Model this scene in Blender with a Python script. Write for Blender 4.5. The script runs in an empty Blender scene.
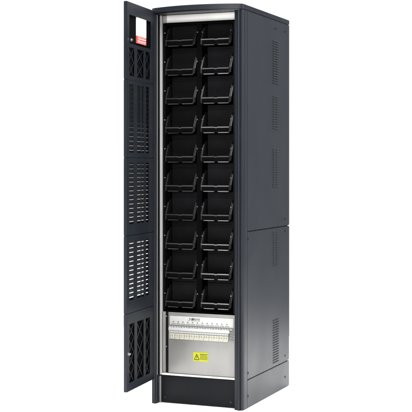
import bpy, bmesh, math, random
from mathutils import Vector, Matrix
random.seed(7)
R = math.radians
scn = bpy.context.scene
COL = scn.collection

# ------------------------------------------------------------------ camera
cam_data = bpy.data.cameras.new('camera')
cam = bpy.data.objects.new('camera', cam_data); COL.objects.link(cam)
cam.location = (2.359, -5.622, 1.251)
cam.rotation_euler = (R(90), 0, R(22.3))
cam_data.sensor_width = 36; cam_data.lens = 36 * 1173 / 412
cam_data.shift_y = -40 / 412
cam_data.clip_end = 500
scn.camera = cam

# ------------------------------------------------------------------ world (white photo studio)
w = bpy.data.worlds.new('World'); scn.world = w; w.use_nodes = True
wn = w.node_tree.nodes; wl = w.node_tree.links
bg = wn['Background']
tc = wn.new('ShaderNodeTexCoord')
dot = wn.new('ShaderNodeVectorMath'); dot.operation = 'DOT_PRODUCT'
dot.inputs[1].default_value = (-.42, .90, 0)          # the white backdrop stands behind the cabinet
ramp = wn.new('ShaderNodeValToRGB')
ramp.color_ramp.elements[0].position = .66; ramp.color_ramp.elements[0].color = (.085, .095, .115, 1)
ramp.color_ramp.elements[1].position = .90; ramp.color_ramp.elements[1].color = (1.15, 1.15, 1.15, 1)
wl.new(tc.outputs['Generated'], dot.inputs[0]); wl.new(dot.outputs['Value'], ramp.inputs[0])
wl.new(ramp.outputs[0], bg.inputs[0]); bg.inputs[1].default_value = 1.0

def area(name, loc, target, sx, sy, power, col=(1, 1, 1)):
    l = bpy.data.lights.new(name, 'AREA'); l.shape = 'RECTANGLE'; l.size = sx; l.size_y = sy
    l.energy = power; l.color = col
    o = bpy.data.objects.new(name, l); COL.objects.link(o); o.location = loc
    o.rotation_euler = (Vector(target) - Vector(loc)).to_track_quat('-Z', 'Y').to_euler()
    return o
area('overhead_softbox', (0, 0.3, 5.2), (0, .3, 0), 7, 7, 1500)
area('right_softbox', (3.6, 1.4, 2.3), (0, .3, 1.3), 1.6, 2.4, 48)
area('front_softbox', (2.0, -5.4, 2.6), (0, 0, 1.3), 2.0, 1.2, 165, (1, .99, .97))
area('left_softbox', (-3.6, 1.6, 2.2), (-.6, .5, 0), 2.2, 2.2, 220)

scn.view_settings.view_transform = 'Standard'; scn.view_settings.look = 'None'
scn.view_settings.exposure = 0; scn.view_settings.gamma = 1

# ------------------------------------------------------------------ materials
def mat(name, base, rough=.5, metal=0, spec=.5, var=0, vscale=30, bump=0, bscale=400, stretch=None):
    m = bpy.data.materials.new(name); m.use_nodes = True
    nt = m.node_tree; p = nt.nodes['Principled BSDF']
    p.inputs['Base Color'].default_value = (*base, 1)
    p.inputs['Roughness'].default_value = rough; p.inputs['Metallic'].default_value = metal
    p.inputs['Specular IOR Level'].default_value = spec
    c = nt.nodes.new('ShaderNodeTexCoord')
    mp = nt.nodes.new('ShaderNodeMapping'); nt.links.new(c.outputs['Object'], mp.inputs[0])
    if stretch: mp.inputs['Scale'].default_value = stretch
    if var:
        n = nt.nodes.new('ShaderNodeTexNoise'); n.inputs['Scale'].default_value = vscale; n.inputs['Detail'].default_value = 5
        nt.links.new(mp.outputs[0], n.inputs['Vector'])
        r = nt.nodes.new('ShaderNodeMapRange'); r.inputs['From Min'].default_value = .3; r.inputs['From Max'].default_value = .7
        r.inputs['To Min'].default_value = 1 - var; r.inputs['To Max'].default_value = 1 + var
        nt.links.new(n.outputs['Fac'], r.inputs['Value'])
        mx = nt.nodes.new('ShaderNodeVectorMath'); mx.operation = 'SCALE'; mx.inputs[0].default_value = base
        nt.links.new(r.outputs[0], mx.inputs['Scale']); nt.links.new(mx.outputs[0], p.inputs['Base Color'])
        r2 = nt.nodes.new('ShaderNodeMapRange'); r2.inputs['From Min'].default_value = .3; r2.inputs['From Max'].default_value = .7
        r2.inputs['To Min'].default_value = rough * .9; r2.inputs['To Max'].default_value = min(1, rough * 1.1)
        nt.links.new(n.outputs['Fac'], r2.inputs['Value']); nt.links.new(r2.outputs[0], p.inputs['Roughness'])
    if bump:
        n2 = nt.nodes.new('ShaderNodeTexNoise'); n2.inputs['Scale'].default_value = bscale; n2.inputs['Detail'].default_value = 2
        nt.links.new(c.outputs['Object'], n2.inputs['Vector'])
        b = nt.nodes.new('ShaderNodeBump'); b.inputs['Strength'].default_value = bump; b.inputs['Distance'].default_value = .001
        nt.links.new(n2.outputs['Fac'], b.inputs['Height'])
        n3 = nt.nodes.new('ShaderNodeTexNoise'); n3.inputs['Scale'].default_value = 3.5; n3.inputs['Detail'].default_value = 1
        nt.links.new(c.outputs['Object'], n3.inputs['Vector'])
        b2 = nt.nodes.new('ShaderNodeBump'); b2.inputs['Strength'].default_value = .5; b2.inputs['Distance'].default_value = .006
        nt.links.new(n3.outputs['Fac'], b2.inputs['Height']); nt.links.new(b2.outputs[0], b.inputs['Normal'])
        nt.links.new(b.outputs[0], p.inputs['Normal'])
    return m
M = {
 'paint': mat('anthracite_powder_coat', (.0092, .0120, .0170), .40, 0, .33, .10, 4, .25, 900),
 'plinth': mat('plinth_and_shade_paint', (.0062, .0074, .0092), .5, 0, .16, .05, 8, .2, 900),  # plinth colour; also the painted-in shade of louvre blades and vent slots
 'black': mat('black_steel', (.0036, .0036, .004), .55, 0, .06, .15, 20),
 'blackglossy': mat('black_edge_steel', (.035, .035, .035), .45, .3, .35, .2, 30),
 'guide': mat('black_guide_plastic', (.010, .0095, .010), .38, 0, .35, .2, 15),
 'stop': mat('black_stop_plate', (.0072, .0068, .0078), .5, 0, .12, .15, 12),
 'bright': mat('lit_steel_edge', (.36, .36, .36), .3, .75, .5, .35, 10),  # lighter copy of the lip steel, right column's glint put into the colour
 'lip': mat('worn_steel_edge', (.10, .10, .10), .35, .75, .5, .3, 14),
 'galv': mat('galvanised_steel', (.315, .306, .292), .45, .3, .5, .11, 7, .1, 200, (1, 1, .35)),
 'rail': mat('mounting_rail_steel', (.50, .50, .49), .45, .3, .5, .08, 9, .1, 200, (1, 1, .3)),
 'header': mat('lit_galvanised_steel', (.93, .92, .89), .5, 0, .5, .05, 9),  # galvanised steel lightened, the light on the header put into its colour
 'screw': mat('zinc_screw', (.45, .45, .46), .3, .8, .5),
 'darkscrew': mat('black_oxide_screw', (.006, .006, .007), .4, 0, .4),
 'white': mat('white_plastic', (.56, .56, .54), .45, 0, .4, .03, 50),
 'cream': mat('cream_terminal_plastic', (.52, .505, .42), .5, 0, .4, .08, 60),
 'grey': mat('grey_terminal_plastic', (.22, .225, .225), .5, 0, .4),
 'entry': mat('terminal_recess', (.30, .29, .22), .6, 0, .3),
 'print': mat('grey_print', (.16, .16, .155), .7),
 'dprint': mat('dark_print', (.05, .05, .05), .7),
 'paper': mat('white_paper', (.88, .88, .88), .7, 0, .2),
 'pink': mat('red_printed_band', (.60, .085, .075), .6, 0, .3),
 'red': mat('pale_lettering', (.80, .62, .60), .6, 0, .3),
 'yellow': mat('yellow_vinyl', (.47, .48, .02), .5, 0, .3),
 'olive': mat('label_ink', (.07, .08, .01), .6, 0, .3),
 'floor': mat('white_studio_floor', (.90, .90, .90), .8, 0, .1),
 'rubber': mat('dark_filter_foam', (.003, .003, .0035), .95, 0, .02),
}

def vary(m, lo, hi):
    """each tray's bare edge is worn a little differently"""
    nt = m.node_tree; p = nt.nodes['Principled BSDF']
    src = p.inputs['Base Color'].links[0].from_socket
    oi = nt.nodes.new('ShaderNodeObjectInfo'); r = nt.nodes.new('ShaderNodeMapRange')
    r.inputs['To Min'].default_value = lo; r.inputs['To Max'].default_value = hi
    nt.links.new(oi.outputs['Random'], r.inputs['Value'])
    v = nt.nodes.new('ShaderNodeVectorMath'); v.operation = 'SCALE'
    nt.links.new(src, v.inputs[0]); nt.links.new(r.outputs[0], v.inputs['Scale']); nt.links.new(v.outputs[0], p.inputs['Base Color'])
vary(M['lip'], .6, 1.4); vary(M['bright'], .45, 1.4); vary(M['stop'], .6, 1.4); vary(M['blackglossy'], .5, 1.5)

# ------------------------------------------------------------------ helpers
def box(bm, lo, hi, bev=0, seg=2):
    lo = Vector(lo); hi = Vector(hi)
    r = bmesh.ops.create_cube(bm, size=1)
    c = (lo + hi) / 2; s = hi - lo
    for v in r['verts']: v.co = Vector((v.co.x * s.x, v.co.y * s.y, v.co.z * s.z)) + c
    if bev:
        es = list({e for v in r['verts'] for e in v.link_edges})
        bmesh.ops.bevel(bm, geom=es, offset=bev, segments=seg, affect='EDGES', profile=.5)

def prism(bm, pts, a, b, axis='z'):
    """polygon pts extruded along axis from a to b"""
    def mk(p, h):
        if axis == 'z': return (p[0], p[1], h)
        if axis == 'x': return (h, p[0], p[1])
        return (p[0], h, p[1])
    v0 = [bm.verts.new(mk(p, a)) for p in pts]; v1 = [bm.verts.new(mk(p, b)) for p in pts]
    n = len(pts)
    bm.faces.new(v0); bm.faces.new(v1)
    for i in range(n): bm.faces.new((v0[i], v0[(i + 1) % n], v1[(i + 1) % n], v1[i]))

def cyl(bm, c, r, h, axis='y', seg=14, r2=None):
    g = bmesh.ops.create_cone(bm, cap_ends=True, segments=seg, radius1=r, radius2=r if r2 is None else r2, depth=h)
    rot = {'z': Matrix(), 'y': Matrix.Rotation(R(90), 3, 'X'), 'x': Matrix.Rotation(R(90), 3, 'Y')}[axis].to_3x3()
    for v in g['verts']: v.co = rot @ v.co + Vector(c)

def plate(bm, xs, zs, hole, y0, y1):
    """sheet in the local xz plane with rectangular holes; hole(cx, cz) -> bool"""
    xs = sorted(set(round(x, 5) for x in xs)); zs = sorted(set(round(z, 5) for z in zs))
    nx, nz = len(xs) - 1, len(zs) - 1
    solid = [[not hole((xs[i] + xs[i + 1]) / 2, (zs[j] + zs[j + 1]) / 2) for j in range(nz)] for i in range(nx)]
    V = {}
    def v(i, j, k):
        if (i, j, k) not in V: V[(i, j, k)] = bm.verts.new((xs[i], (y0, y1)[k], zs[j]))
        return V[(i, j, k)]
    S = lambda i, j: 0 <= i < nx and 0 <= j < nz and solid[i][j]
    for i in range(nx):
        for j in range(nz):
            if not solid[i][j]: continue
            for k in (0, 1): bm.faces.new((v(i, j, k), v(i + 1, j, k), v(i + 1, j + 1, k), v(i, j + 1, k)))
            if not S(i - 1, j): bm.faces.new((v(i, j, 0), v(i, j + 1, 0), v(i, j + 1, 1), v(i, j, 1)))
            if not S(i + 1, j): bm.faces.new((v(i + 1, j, 0), v(i + 1, j + 1, 0), v(i + 1, j + 1, 1), v(i + 1, j, 1)))
            if not S(i, j - 1): bm.faces.new((v(i, j, 0), v(i + 1, j, 0), v(i + 1, j, 1), v(i, j, 1)))
            if not S(i, j + 1): bm.faces.new((v(i, j + 1, 0), v(i + 1, j + 1, 0), v(i + 1, j + 1, 1), v(i, j + 1, 1)))

def obj(name, bm, m, parent=None, smooth=False):
    bmesh.ops.recalc_face_normals(bm, faces=bm.faces)
    me = bpy.data.meshes.new(name); bm.to_mesh(me); bm.free()
    me.materials.append(m if not isinstance(m, str) else M[m])
    if smooth:
        for p in me.polygons: p.use_smooth = True
        try: me.set_sharp_from_angle(angle=R(35))
        except Exception: pass
    o = bpy.data.objects.new(name, me); COL.objects.link(o)
    if parent: o.parent = parent
    return o
def one(name, lo, hi, m, parent, bev=0):
    bm = bmesh.new(); box(bm, lo, hi, bev); return obj(name, bm, m, parent, bev > 0)

# ------------------------------------------------------------------ setting
bm = bmesh.new()
box(bm, (-4.5, -5.0, -.03), (3.6, 2.6, 0), .004)
fl = obj('floor', bm, 'floor'); fl['kind'] = 'structure'

# ------------------------------------------------------------------ the cabinet
W = .26; D = .748; ZT = 2.08
cab = bpy.data.objects.new('battery_cabinet', None); COL.objects.link(cab)
cab['label'] = 'tall dark grey steel cabinet, door open on ten rows of empty black trays'
cab['category'] = 'equipment cabinet'

# corner posts: one extruded profile each, mirrored
prof = [(.2107, .030), (.2107, .003), (.2120, .000), (.2290, -.003), (.2312, -.006), (.2335, -.0115), (.2365, -.0135), (.2400, -.0125),
        (.2425, -.0095), (.2432, -.0045), (.2440, -.0022), (.2458, -.0022), (.2470, -.0055), (.2495, -.0065), (.2530, -.0045), (.2562, .0005),
        (.2585, .008), (.2597, .018), (.2600, .030), (.2600, .0545), (.2540, .0545), (.2540, .070), (.2200, .070), (.2200, .030)]
for s in (1, -1):
    bm = bmesh.new()
    p = [(s * (x if s > 0 else max(x, .226 + (x - .2107) * .25)), y) for x, y in prof]
    if s < 0: p = p[::-1]
    prism(bm, p, .0, 2.052)
    obj('corner_post', bm, 'paint', cab, True)

# body shell behind the side panels (left, right, rear, top, bottom)
bm = bmesh.new()
box(bm, (.246, .0705, .01), (.2535, .735, 2.05))
box(bm, (-.2535, .0705, .01), (-.246, .735, 2.05))
box(bm, (-.246, .728, .01), (.246, .735, 2.05))
obj('inner_frame', bm, 'black', cab)

# side panels
def side_panel(name, z0, z1, s, vents, screws):
    bm = bmesh.new()
    y0, y1, c = .057, D, .006; cb = 0 if z0 < .1 else c; ct = 0 if z1 > 2 else c
    pts = [(y0, z0)] + ([(y1 - c, z0), (y1, z0 + c)] if cb else [(y1, z0)]) + ([(y1, z1 - c), (y1 - c, z1)] if ct else [(y1, z1)]) + [(y0, z1)]
    prism(bm, pts, s * .2545, s * W, 'x')
    es = [e for e in bm.edges if all(abs(v.co.x - s * W) < 1e-5 for v in e.verts)]
    bmesh.ops.bevel(bm, geom=es, offset=.0016, segments=2, affect='EDGES')
    # return flange wrapping the rear edge
    p = obj(name, bm, 'paint', cab, False)
    for (a, b) in vents:
        vb = bmesh.new(); n = int((b - a) / .0135)
        for ya in (.464, .516):
            for i in range(n):
                z = a + (i + .5) * (b - a) / n
                # pressed louvre: a wedge open at its underside
                ln = [(s * W, z + .0038), (s * (W + .0030), z - .0012), (s * (W + .0030), z - .0022), (s * W, z + .0010)]
                v0 = [vb.verts.new((q[0], ya, q[1])) for q in ln]; v1 = [vb.verts.new((q[0], ya + .042, q[1])) for q in ln]
                vb.faces.new(v0); vb.faces.new(v1)
                for k in range(4): vb.faces.new((v0[k], v0[(k + 1) % 4], v1[(k + 1) % 4], v1[k]))
        obj('vent_louvre', vb, 'paint', p)
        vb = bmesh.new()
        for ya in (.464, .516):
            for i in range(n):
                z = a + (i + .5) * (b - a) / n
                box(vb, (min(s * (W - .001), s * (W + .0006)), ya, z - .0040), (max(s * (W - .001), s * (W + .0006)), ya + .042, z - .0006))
        obj('vent_slot_shade', vb, 'plinth', p)  # dark bars stand in for the shade inside open slots
    for (y, z) in screws:
        sb = bmesh.new(); cyl(sb, (s * (W + .0012), y, z), .0062, .0024, 'x'); obj('screw', sb, 'darkscrew', p)
    return p
UP = [(1.70, 1.945), (1.45, 1.64), (1.13, 1.35)]
for s in (1, -1):
    side_panel('upper_side_panel', 0.914, 2.0530, s, UP, [(.678, .951), (.512, 2.010), (.678, 2.010)])
    side_panel('lower_side_panel', .148, .9105, s, [(.70, .895), (.165, .41)], [(.074, .875), (.678, .884), (.074, .180), (.678, .180)])
    side_panel('plinth_side_panel', .002, .1445, s, [], [(.074, .061), (.678, .060)])
bm = bmesh.new(); box(bm, (-.24, .7405, .15), (.24, .747, 2.045), .001)
for i in range(9):
    for x in (-.12, .02): box(bm, (x, .7465, .4 + i * .16), (x + .1, .7495, .406 + i * .16))
obj('rear_panel', bm, 'paint', cab)

# top cap with bowed front
def cap_outline(ins=0, bow=.05):
    pts = []
    n = 24; hw = W + .0002 - ins
    for i in range(n + 1):
        t = -1 + 2 * i / n
        pts.append((t * (hw - .012), -.012 - bow * (1 - t * t) + ins))
    pts += [(hw - .004, -.006 + ins), (hw, .006 + ins), (hw, D - .001 - ins), (-hw, D - .001 - ins), (-hw, .006 + ins), (-hw + .004, -.006 + ins)]
    return pts
bm = bmesh.new(); prism(bm, cap_outline(), 2.0555, 2.0815)
es = [e for e in bm.edges if all(v.co.z > 2.081 for v in e.verts)]
bmesh.ops.bevel(bm, geom=es, offset=.0025, segments=3, affect='EDGES')
obj('top_cap', bm, 'paint', cab, True)
bm = bmesh.new(); prism(bm, cap_outline(.006), 2.0495, 2.0560); obj('cap_gasket', bm, 'darkscrew', cab)

# front plinth
pl = one('front_plinth', (-.2150, .034, .004), (.2095, .046, .1440), 'plinth', cab, .001)
for x in (-.195, .178):
    bm = bmesh.new(); cyl(bm, (x, .033, .030), .0045, .003); obj('screw', bm, 'blackglossy', pl)
one('galvanised_foot_strip', (-.2250, .030, .002), (-.2180, .0495, .140), 'galv', cab)
one('plinth_top_edge', (-.2110, .030, .1475), (.2095, .056, .1555), 'header', cab, .001)

# galvanised inner frame seen through the door opening
one('door_seal', (-.2255, .0150, .150), (-.2225, .0290, 2.0470), 'black', cab)
one('seal_channel', (-.2257, .0010, .150), (-.2238, .0050, 2.0470), 'galv', cab)
one('left_mounting_rail', (-.2255, .0310, .1475), (-.2140, .0510, 2.0480), 'rail', cab, .0012)
one('left_liner', (-.2138, .052, .480), (-.2125, .30, 2.046), 'black', cab)
hd = one('header_panel', (-.2110, .046, 2.007), (.2095, .054, 2.0480), 'header', cab, .001)
one('header_bracket', (-.2105, .0385, 2.010), (-.1890, .0455, 2.0470), 'galv', hd, .001)
bm = bmesh.new(); box(bm, (-.205, .034, 2.0040), (.2080, .0455, 2.0068)); obj('header_lip', bm, 'black', hd)

# ------------------------------------------------------------------ battery rack
PITCH = .1534; Z0 = .5360; YF = .055; YB = .60
bm = bmesh.new()
box(bm, (-.2160, YF + .006, .485), (-.2060, YF + .010, 2.000))
for i in range(40): box(bm, (-.2145, YF + .0035, .50 + i * .0375), (-.2095, YF + .0065, .506 + i * .0375))
obj('rack_upright', bm, 'black', cab)
bm = bmesh.new()
box(bm, (-.0340, YF + .030, .485), (-.0050, YF + .034, 2.000)); box(bm, (-.0200, YF + .034, .485), (-.0180, YB, 2.000))
obj('rack_upright', bm, 'rubber', cab)
bm = bmesh.new(); box(bm, (.1800, YF + .006, .485), (.2090, YF + .010, 2.000)); obj('rack_upright', bm, 'black', cab)
bm = bmesh.new(); box(bm, (-.209, YB + .001, .485), (.209, YB + .008, 2.000)); obj('rack_back_plate', bm, 'black', cab)
one('rack_top_plate', (-.209, .062, 2.0005), (.209, YB, 2.0030), 'black', cab)
one('rack_floor_plate', (-.209, .062, .4805), (.209, YB, .4835), 'black', cab)

def make_tray(x0, x1, edge):
    tw = x1 - x0
    bm = bmesh.new()                                        # shelf sheet with rear stop
    box(bm, (x0, YF + .004, -.0025), (x1, YB, 0))
    box(bm, (x0, YB - .004, 0), (x1, YB, .020))
    t = obj('battery_tray', bm, 'black', cab)
    m = (x0 + x1) / 2 + .004
    # front lip: rolled bar with a shallow notch in the middle
    bm = bmesh.new()
    prism(bm, [(x0, 0.0), (x0, -.0055), (m - .008, -.0055), (m - .006, -.0075), (m + .006, -.0075), (m + .008, -.0055), (x1, -.0055), (x1, 0.0),
               (m + .010, 0.0), (m + .008, -.0022), (m - .008, -.0022), (m - .010, 0.0)][::-1], YF - .004, YF + .0038, 'y')
    obj('front_lip', bm, edge, t)
    # lower flange in two halves
    bm = bmesh.new()
    for a, b in ((x0 + .012, m - .011), (m + .011, x1 - .004)):
        box(bm, (a, YF + .000, -.0330), (b, YF + .012, -.0285), .0008, 1)
    obj('lower_flange', bm, edge, t)
    bm = bmesh.new()
    box(bm, (x0, YF + .0125, -.030), (x1, YF + .0150, -.0026))
    box(bm, (x0 + .02, YF + .020, -.0525), (x1, YF + .050, -.0510))
    obj('front_apron', bm, 'black', t)
    one('stop_plate', (x0 + .006, YF + .075, .0005), (x1 - .004, YF + .079, .118), 'stop', t)
    # sloped side guides, with a bright cut edge
    for k, x in enumerate((x0, x1 - .0012)):
        bm = bmesh.new()
        prism(bm, [(YF + .002, -.0300), (YF + .010, .004), (YF + .042, .064), (YF + .056, .080), (YB - .006, .080), (YB - .006, .0004), (YF + .016, .0004), (YF + .013, -.0300)], x, x + .0012, 'x')
        # return flange folded outwards along the sloping front, giving the guide its depth
        w0, w1 = (x - .0085, x - .0002) if k == 0 else (x + .0014, x + .0100)
        prism(bm, [(YF + .0060, -.0240), (YF + .0120, .0030), (YF + .0430, .0620), (YF + .0450, .0610), (YF + .0140, .0020), (YF + .0080, -.0240)], w0, w1, 'x')
        obj('side_guide', bm, 'guide', t)
        bm = bmesh.new()
        prism(bm, [(YF + .0005, -.0300), (YF + .0085, .0044), (YF + .0405, .0650), (YF + .0422, .0642), (YF + .0102, .0038), (YF + .0022, -.0300)], x - .0006, x + .0018, 'x')
        obj('guide_edge', bm, 'blackglossy', t)
    for x in (x0 - .006, x1 + (.0130 if x1 < 0 else .0085)):
        bm = bmesh.new(); cyl(bm, (x, YF + .029 if abs(x) < .06 else YF + .005, .040), .0028, .003); obj('screw', bm, 'screw', t)
    return t
def children(o): return [c for c in bpy.data.objects if c.parent == o]
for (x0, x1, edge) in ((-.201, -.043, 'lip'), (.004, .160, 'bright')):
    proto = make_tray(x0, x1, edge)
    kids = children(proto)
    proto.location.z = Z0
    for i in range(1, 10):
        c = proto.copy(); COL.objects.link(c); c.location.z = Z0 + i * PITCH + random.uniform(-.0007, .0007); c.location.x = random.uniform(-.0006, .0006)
        for k in kids:
            d = k.copy(); COL.objects.link(d); d.parent = c

# ------------------------------------------------------------------ connection compartment
bm = bmesh.new()
box(bm, (-.2155, .036, .1580), (-.2140, .060, .4790)); box(bm, (-.2140, .052, .1580), (-.1990, .056, .4790))
fr = obj('compartment_frame', bm, 'galv', cab)
for z in (.455, .295):
    bm = bmesh.new(); cyl(bm, (-.1945, .0500, z), .0040, .003); obj('screw', bm, 'screw', fr)
one('compartment_gap_shade', (-.1985, .0520, .158), (-.1800, .066, .479), 'stop', cab)  # dark filler painting the shadow in the gap beside the cover
cv = one('cover_plate', (-.1790, .042, .1580), (.1960, .046, .4790), 'galv', cab, .0012)
bm = bmesh.new()
box(bm, (.197, .036, .158), (.2005, .047, .479)); box(bm, (.2005, .040, .158), (.2095, .044, .479)); obj('right_frame_strip', bm, 'galv', cab)

# printed legend strip
FY = .0418
ls = one('legend_strip', (-.170, FY - .0012, .4120), (.188, FY, .4600), 'white', cab, .0005)
bm = bmesh.new()
def mark(bm, x, z, w_, h_, y=FY - .0016): box(bm, (x, y, z), (x + w_, y + .0006, z + h_))
for i in range(12):
    x = -.158 + i * .0275
    mark(bm, x + .004, .4285, .010, .0022); mark(bm, x + .0078, .4245, .0022, .010)
    for k in range(3): mark(bm, x + k * .008, .4160, .0045, .0055)
obj('legend_print', bm, 'print', ls)
bm = bmesh.new()
x = -.060
while x < -.004:
    ww = random.uniform(.004, .009); mark(bm, x, .4490, ww, .0030); mark(bm, x + .002, .4440, ww, .0026); x += ww + .0025
prism(bm, [(-.046, .4425), (-.038, .4560), (-.030, .4425)], FY - .0020, FY - .0012, 'y')
for k in range(4): mark(bm, -.066 + k * .018, .4385, .012, .0018)
obj('legend_heading', bm, 'dprint', ls)

# terminal block: white duct above cream spring terminals
bm = bmesh.new()
box(bm, (-.172, .026, .3850), (.172, .0415, .4010), .002)
tb = obj('terminal_block', bm, 'white', cab, True)
bm = bmesh.new()
box(bm, (-.172, .034, .4012), (.190, .0415, .4105)); obj('upper_rail', bm, 'grey', tb)
bm = bmesh.new()
for i in range(24):
    x = -.1705 + i * .0150
    if i % 3 == 1: box(bm, (x, .031, .4020), (x + .006, .0335, .4075), .0006, 1)
    else: box(bm, (x, .031, .4010), (x + .009, .0338, .4060), .0006, 1)
obj('clamp_tabs', bm, 'white', tb)
for i in range(12):
    x = -.166 + i * .0278
    bm = bmesh.new()
    box(bm, (x, .021, .3420), (x + .0268, .0415, .3700), .0015)
    q = obj('terminal', bm, 'cream', tb, True)
    bm = bmesh.new()
    for k in range(2):
        box(bm, (x + .0035 + k * .012, .0203, .3560), (x + .0110 + k * .012, .0212, .3660))
    obj('wire_entry', bm, 'entry', q)
    bm = bmesh.new()
    for k in range(2): cyl(bm, (x + .0072 + k * .012, .0205, .3500), .0024, .0015)
    obj('clamp_screw', bm, 'screw', q)
bm = bmesh.new(); box(bm, (-.170, .028, .3702), (.168, .0415, .3848)); obj('marker_strip', bm, 'grey', tb)
bm = bmesh.new(); 
for i in range(36): box(bm, (-.168 + i * .0093, .0265, .3735), (-.1615 + i * .0093, .0281, .3820))
obj('marker_tags', bm, 'white', tb)
bm = bmesh.new()
for k in range(4): box(bm, (.173, .036, .345 + k * .014), (.190, .0415, .351 + k * .014))
obj('end_clip', bm, 'grey', tb)

# yellow warning sticker
st = one('warning_sticker', (-.0355, FY - .0010, .2290), (.0480, FY, .2765), 'yellow', cab)
bm = bmesh.new()
def tri(bm, a, y0, y1):
    prism(bm, a, y0, y1, 'y')
A = (-.029, .2375); B = (-.0155, .2660); Cc = (-.002, .2375)
def strip(p, q, t=.0036):
    d = Vector((q[0] - p[0], q[1] - p[1])).normalized() * t; n = Vector((-d.y, d.x)) * .5
    prism(bm, [(p[0] + n.x, p[1] + n.y), (q[0] + n.x, q[1] + n.y), (q[0] - n.x, q[1] - n.y), (p[0] - n.x, p[1] - n.y)], FY - .0014, FY - .0010, 'y')
strip(A, B); strip(B, Cc); strip(Cc, A)
prism(bm, [(-.0150, .2595), (-.0190, .2495), (-.0160, .2495), (-.0175, .2415), (-.0118, .2520), (-.0148, .2520), (-.0125, .2595)], FY - .0014, FY - .0010, 'y')
for j in range(5):
    x = .003
    while x < .040:
        ww = random.uniform(.003, .008); ww = min(ww, .045 - x)
        mark(bm, x, 0.2640 - j * .0062, ww, 0.0042 if j == 0 else .0026, FY - .0014); x += ww + .0014
obj('sticker_print', bm, 'olive', st)

# ------------------------------------------------------------------ open door, swung about 85 degrees
L = .402; TH = .018; DZ0 = .130; MOD = .3876
door_bm = bmesh.new()
for k in range(5): prism(door_bm, [(-.0003, DZ0 + k * MOD + .0012), (-.0003, DZ0 + (k + 1) * MOD - .0012), (-TH + .004, DZ0 + (k + 1) * MOD - .0012), (-TH, DZ0 + (k + 1) * MOD - .005), (-TH, DZ0 + k * MOD + .005), (-TH + .004, DZ0 + k * MOD + .0012)], L - .0020, L, 'x')        # free edge return
box(door_bm, (.000, -TH, DZ0), (.006, -.0003, DZ0 + 5 * MOD), .0006, 1)           # hinge edge return
box(door_bm, (.006, -TH, DZ0), (L - .002, -.0026, DZ0 + .002)); box(door_bm, (.006, -TH, DZ0 + 5 * MOD - .002), (L - .002, -.0026, DZ0 + 5 * MOD))
for x0, x1 in ((.006, .060), (.384, L - .002)): box(door_bm, (x0, -TH + .0005, DZ0 + .002), (x1, -TH + .002, DZ0 + 5 * MOD - .002))
for z0, z1 in ((DZ0 + .002, .165), (.470, .575), (.880, .955), (1.275, 1.312), (1.668, 1.695), (1.8455, 1.8575), (2.008, DZ0 + 5 * MOD - .002)):
    box(door_bm, (.060, -TH + .0005, z0), (.384, -TH + .002, z1))
door = obj('door', door_bm, 'paint', cab)
door.location = (-.2365, -.0030, 0); door.rotation_euler = (0, 0, math.atan2(-.996, .084))
COLS = [(.090, .135), (.165, .200), (.210, .262), (.310, .372)]
MC = [(.075, .140), (.168, .262), (.300, .372)]
def panel(k, cols, holes):
    """one inner skin panel of the door; holes = list of (z0, z1)"""
    z0, z1 = DZ0 + k * MOD + .0012, DZ0 + (k + 1) * MOD - .0012
    bm = bmesh.new()
    xs = [.0, L] + [x for c, _ in holes for x in sum(([a, b] for a, b in c), [])]
    zs = [z0, z1] + [z for _, h in holes for z in h]
    plate(bm, xs, zs, lambda x, z: any(h[0] < z < h[1] and any(a < x < b for a, b in c) for c, h in holes), -.0024, 0)
    es = [e for e in bm.edges if all(abs(v.co.x - L) < 1e-5 for v in e.verts) and all(abs(v.co.y) < 1e-5 for v in e.verts)]
    return obj('door_panel', bm, 'paint', door)
WIN = ((.062, .372),)
p0 = panel(0, None, [(MC, (.172, .464))])
p1 = panel(1, None, [(COLS, (.582, .874))])
p2 = panel(2, None, [(COLS, (.961, 1.269))])
p3 = panel(3, None, [(COLS, (1.318, 1.662))])
p4 = panel(4, None, [(MC, (1.700, 1.842)), (WIN, (1.861, 2.004))])
for pn, (za, zb) in ((p1, (.582, .874)), (p2, (.961, 1.269)), (p3, (1.318, 1.662))):
    n = round((zb - za) / .0222); pit = (zb - za) / n
    bm = bmesh.new()
    for i in range(n + 1):
        zt = za + i * pit + .0105
        prism(bm, [(-.0028, zt), (-.0165, zt - .0210), (-.0178, zt - .0204), (-.0040, zt + .0006)], .056, .388, 'x')
    obj('louvre_blades', bm, 'plinth', pn)  # same paint as the door, darkened to put the blades' shade into the colour
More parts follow.
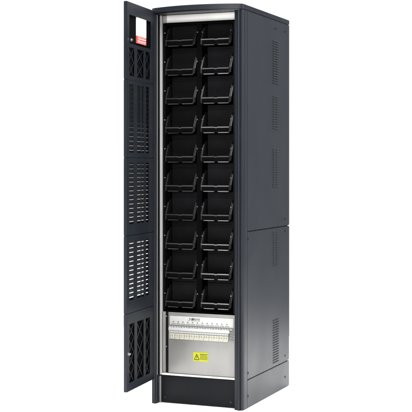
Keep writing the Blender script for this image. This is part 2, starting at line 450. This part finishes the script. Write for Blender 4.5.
for pn, (za, zb) in ((p0, (.172, .464)), (p4, (1.700, 1.842))):
    bm = bmesh.new(); box(bm, (.060, -.0110, za - .004), (.384, -.0095, zb + .004)); obj('filter_mat', bm, 'rubber', pn)
    bm = bmesh.new()
    for a, b in MC:
        w_ = b - a; n = max(2, round((zb - za) / w_ / 1.15)); h = (zb - za) / n
        for i in range(n):
            for sgn in (0, 1):
                p_ = Vector((a, za + i * h)); q_ = Vector((b, za + (i + 1) * h))
                if sgn: p_, q_ = Vector((a, za + (i + 1) * h)), Vector((b, za + i * h))
                d = (q_ - p_).normalized(); nn = Vector((-d.y, d.x)) * .0028
                yy = -.0050 + .0012 * sgn
                prism(bm, [tuple(p_ + nn), tuple(q_ + nn), tuple(q_ - nn), tuple(p_ - nn)], yy - .001, yy, 'y')
    obj('lattice_guard', bm, 'paint', pn)
# display housing behind the window, with the instruction sheet stuck to it
hs = one('display_housing', (.060, -.0160, 1.8585), (.376, -.0070, 2.0065), 'rubber', p4)
one('instruction_label', (.128, -.0068, 1.9110), (.262, -.0010, 2.0050), 'paper', p4)
one('red_label_band', (.128, -.0068, 1.8730), (.262, -.0010, 1.9106), 'pink', p4)
bm = bmesh.new()
for j, (za, hh) in enumerate(((1.8940, .0065), (1.8820, .0060), (1.9050, .0016), (1.8765, .0016))):
    x = .135
    while x < .248:
        ww = min(random.uniform(.008, .022), 0.255 - x) if j < 2 else .116
        box(bm, (x, -.0009, za), (x + ww, -.0003, za + hh)); x += ww + (.006 if j < 2 else .01)
obj('red_label_print', bm, 'red', p4)
bm = bmesh.new()
for j in range(9):
    x = .138
    while x < .242:
        ww = min(random.uniform(.006, .02), .252 - x); box(bm, (x, -.0009, 1.914 + j * .0095), (x + ww, -.0005, 1.9150 + j * .0095)); x += ww + random.uniform(.004, .02)
obj('instruction_print', bm, 'print', p4)
for z in (1.880, .318):
    bm = bmesh.new()
    cyl(bm, (.350 if z > 1 else .385, .003, z), .0075, .006); box(bm, ((.344 if z > 1 else .372), .006, z - .004), ((.368 if z > 1 else .392), .0095, z + .004), .001)
    obj('latch', bm, 'screw', door, True)
for z in (.30, 1.10, 1.88):
    bm = bmesh.new(); cyl(bm, (-.004, -.006, z), .0055, .06, 'z'); obj('hinge', bm, 'paint', door, True)
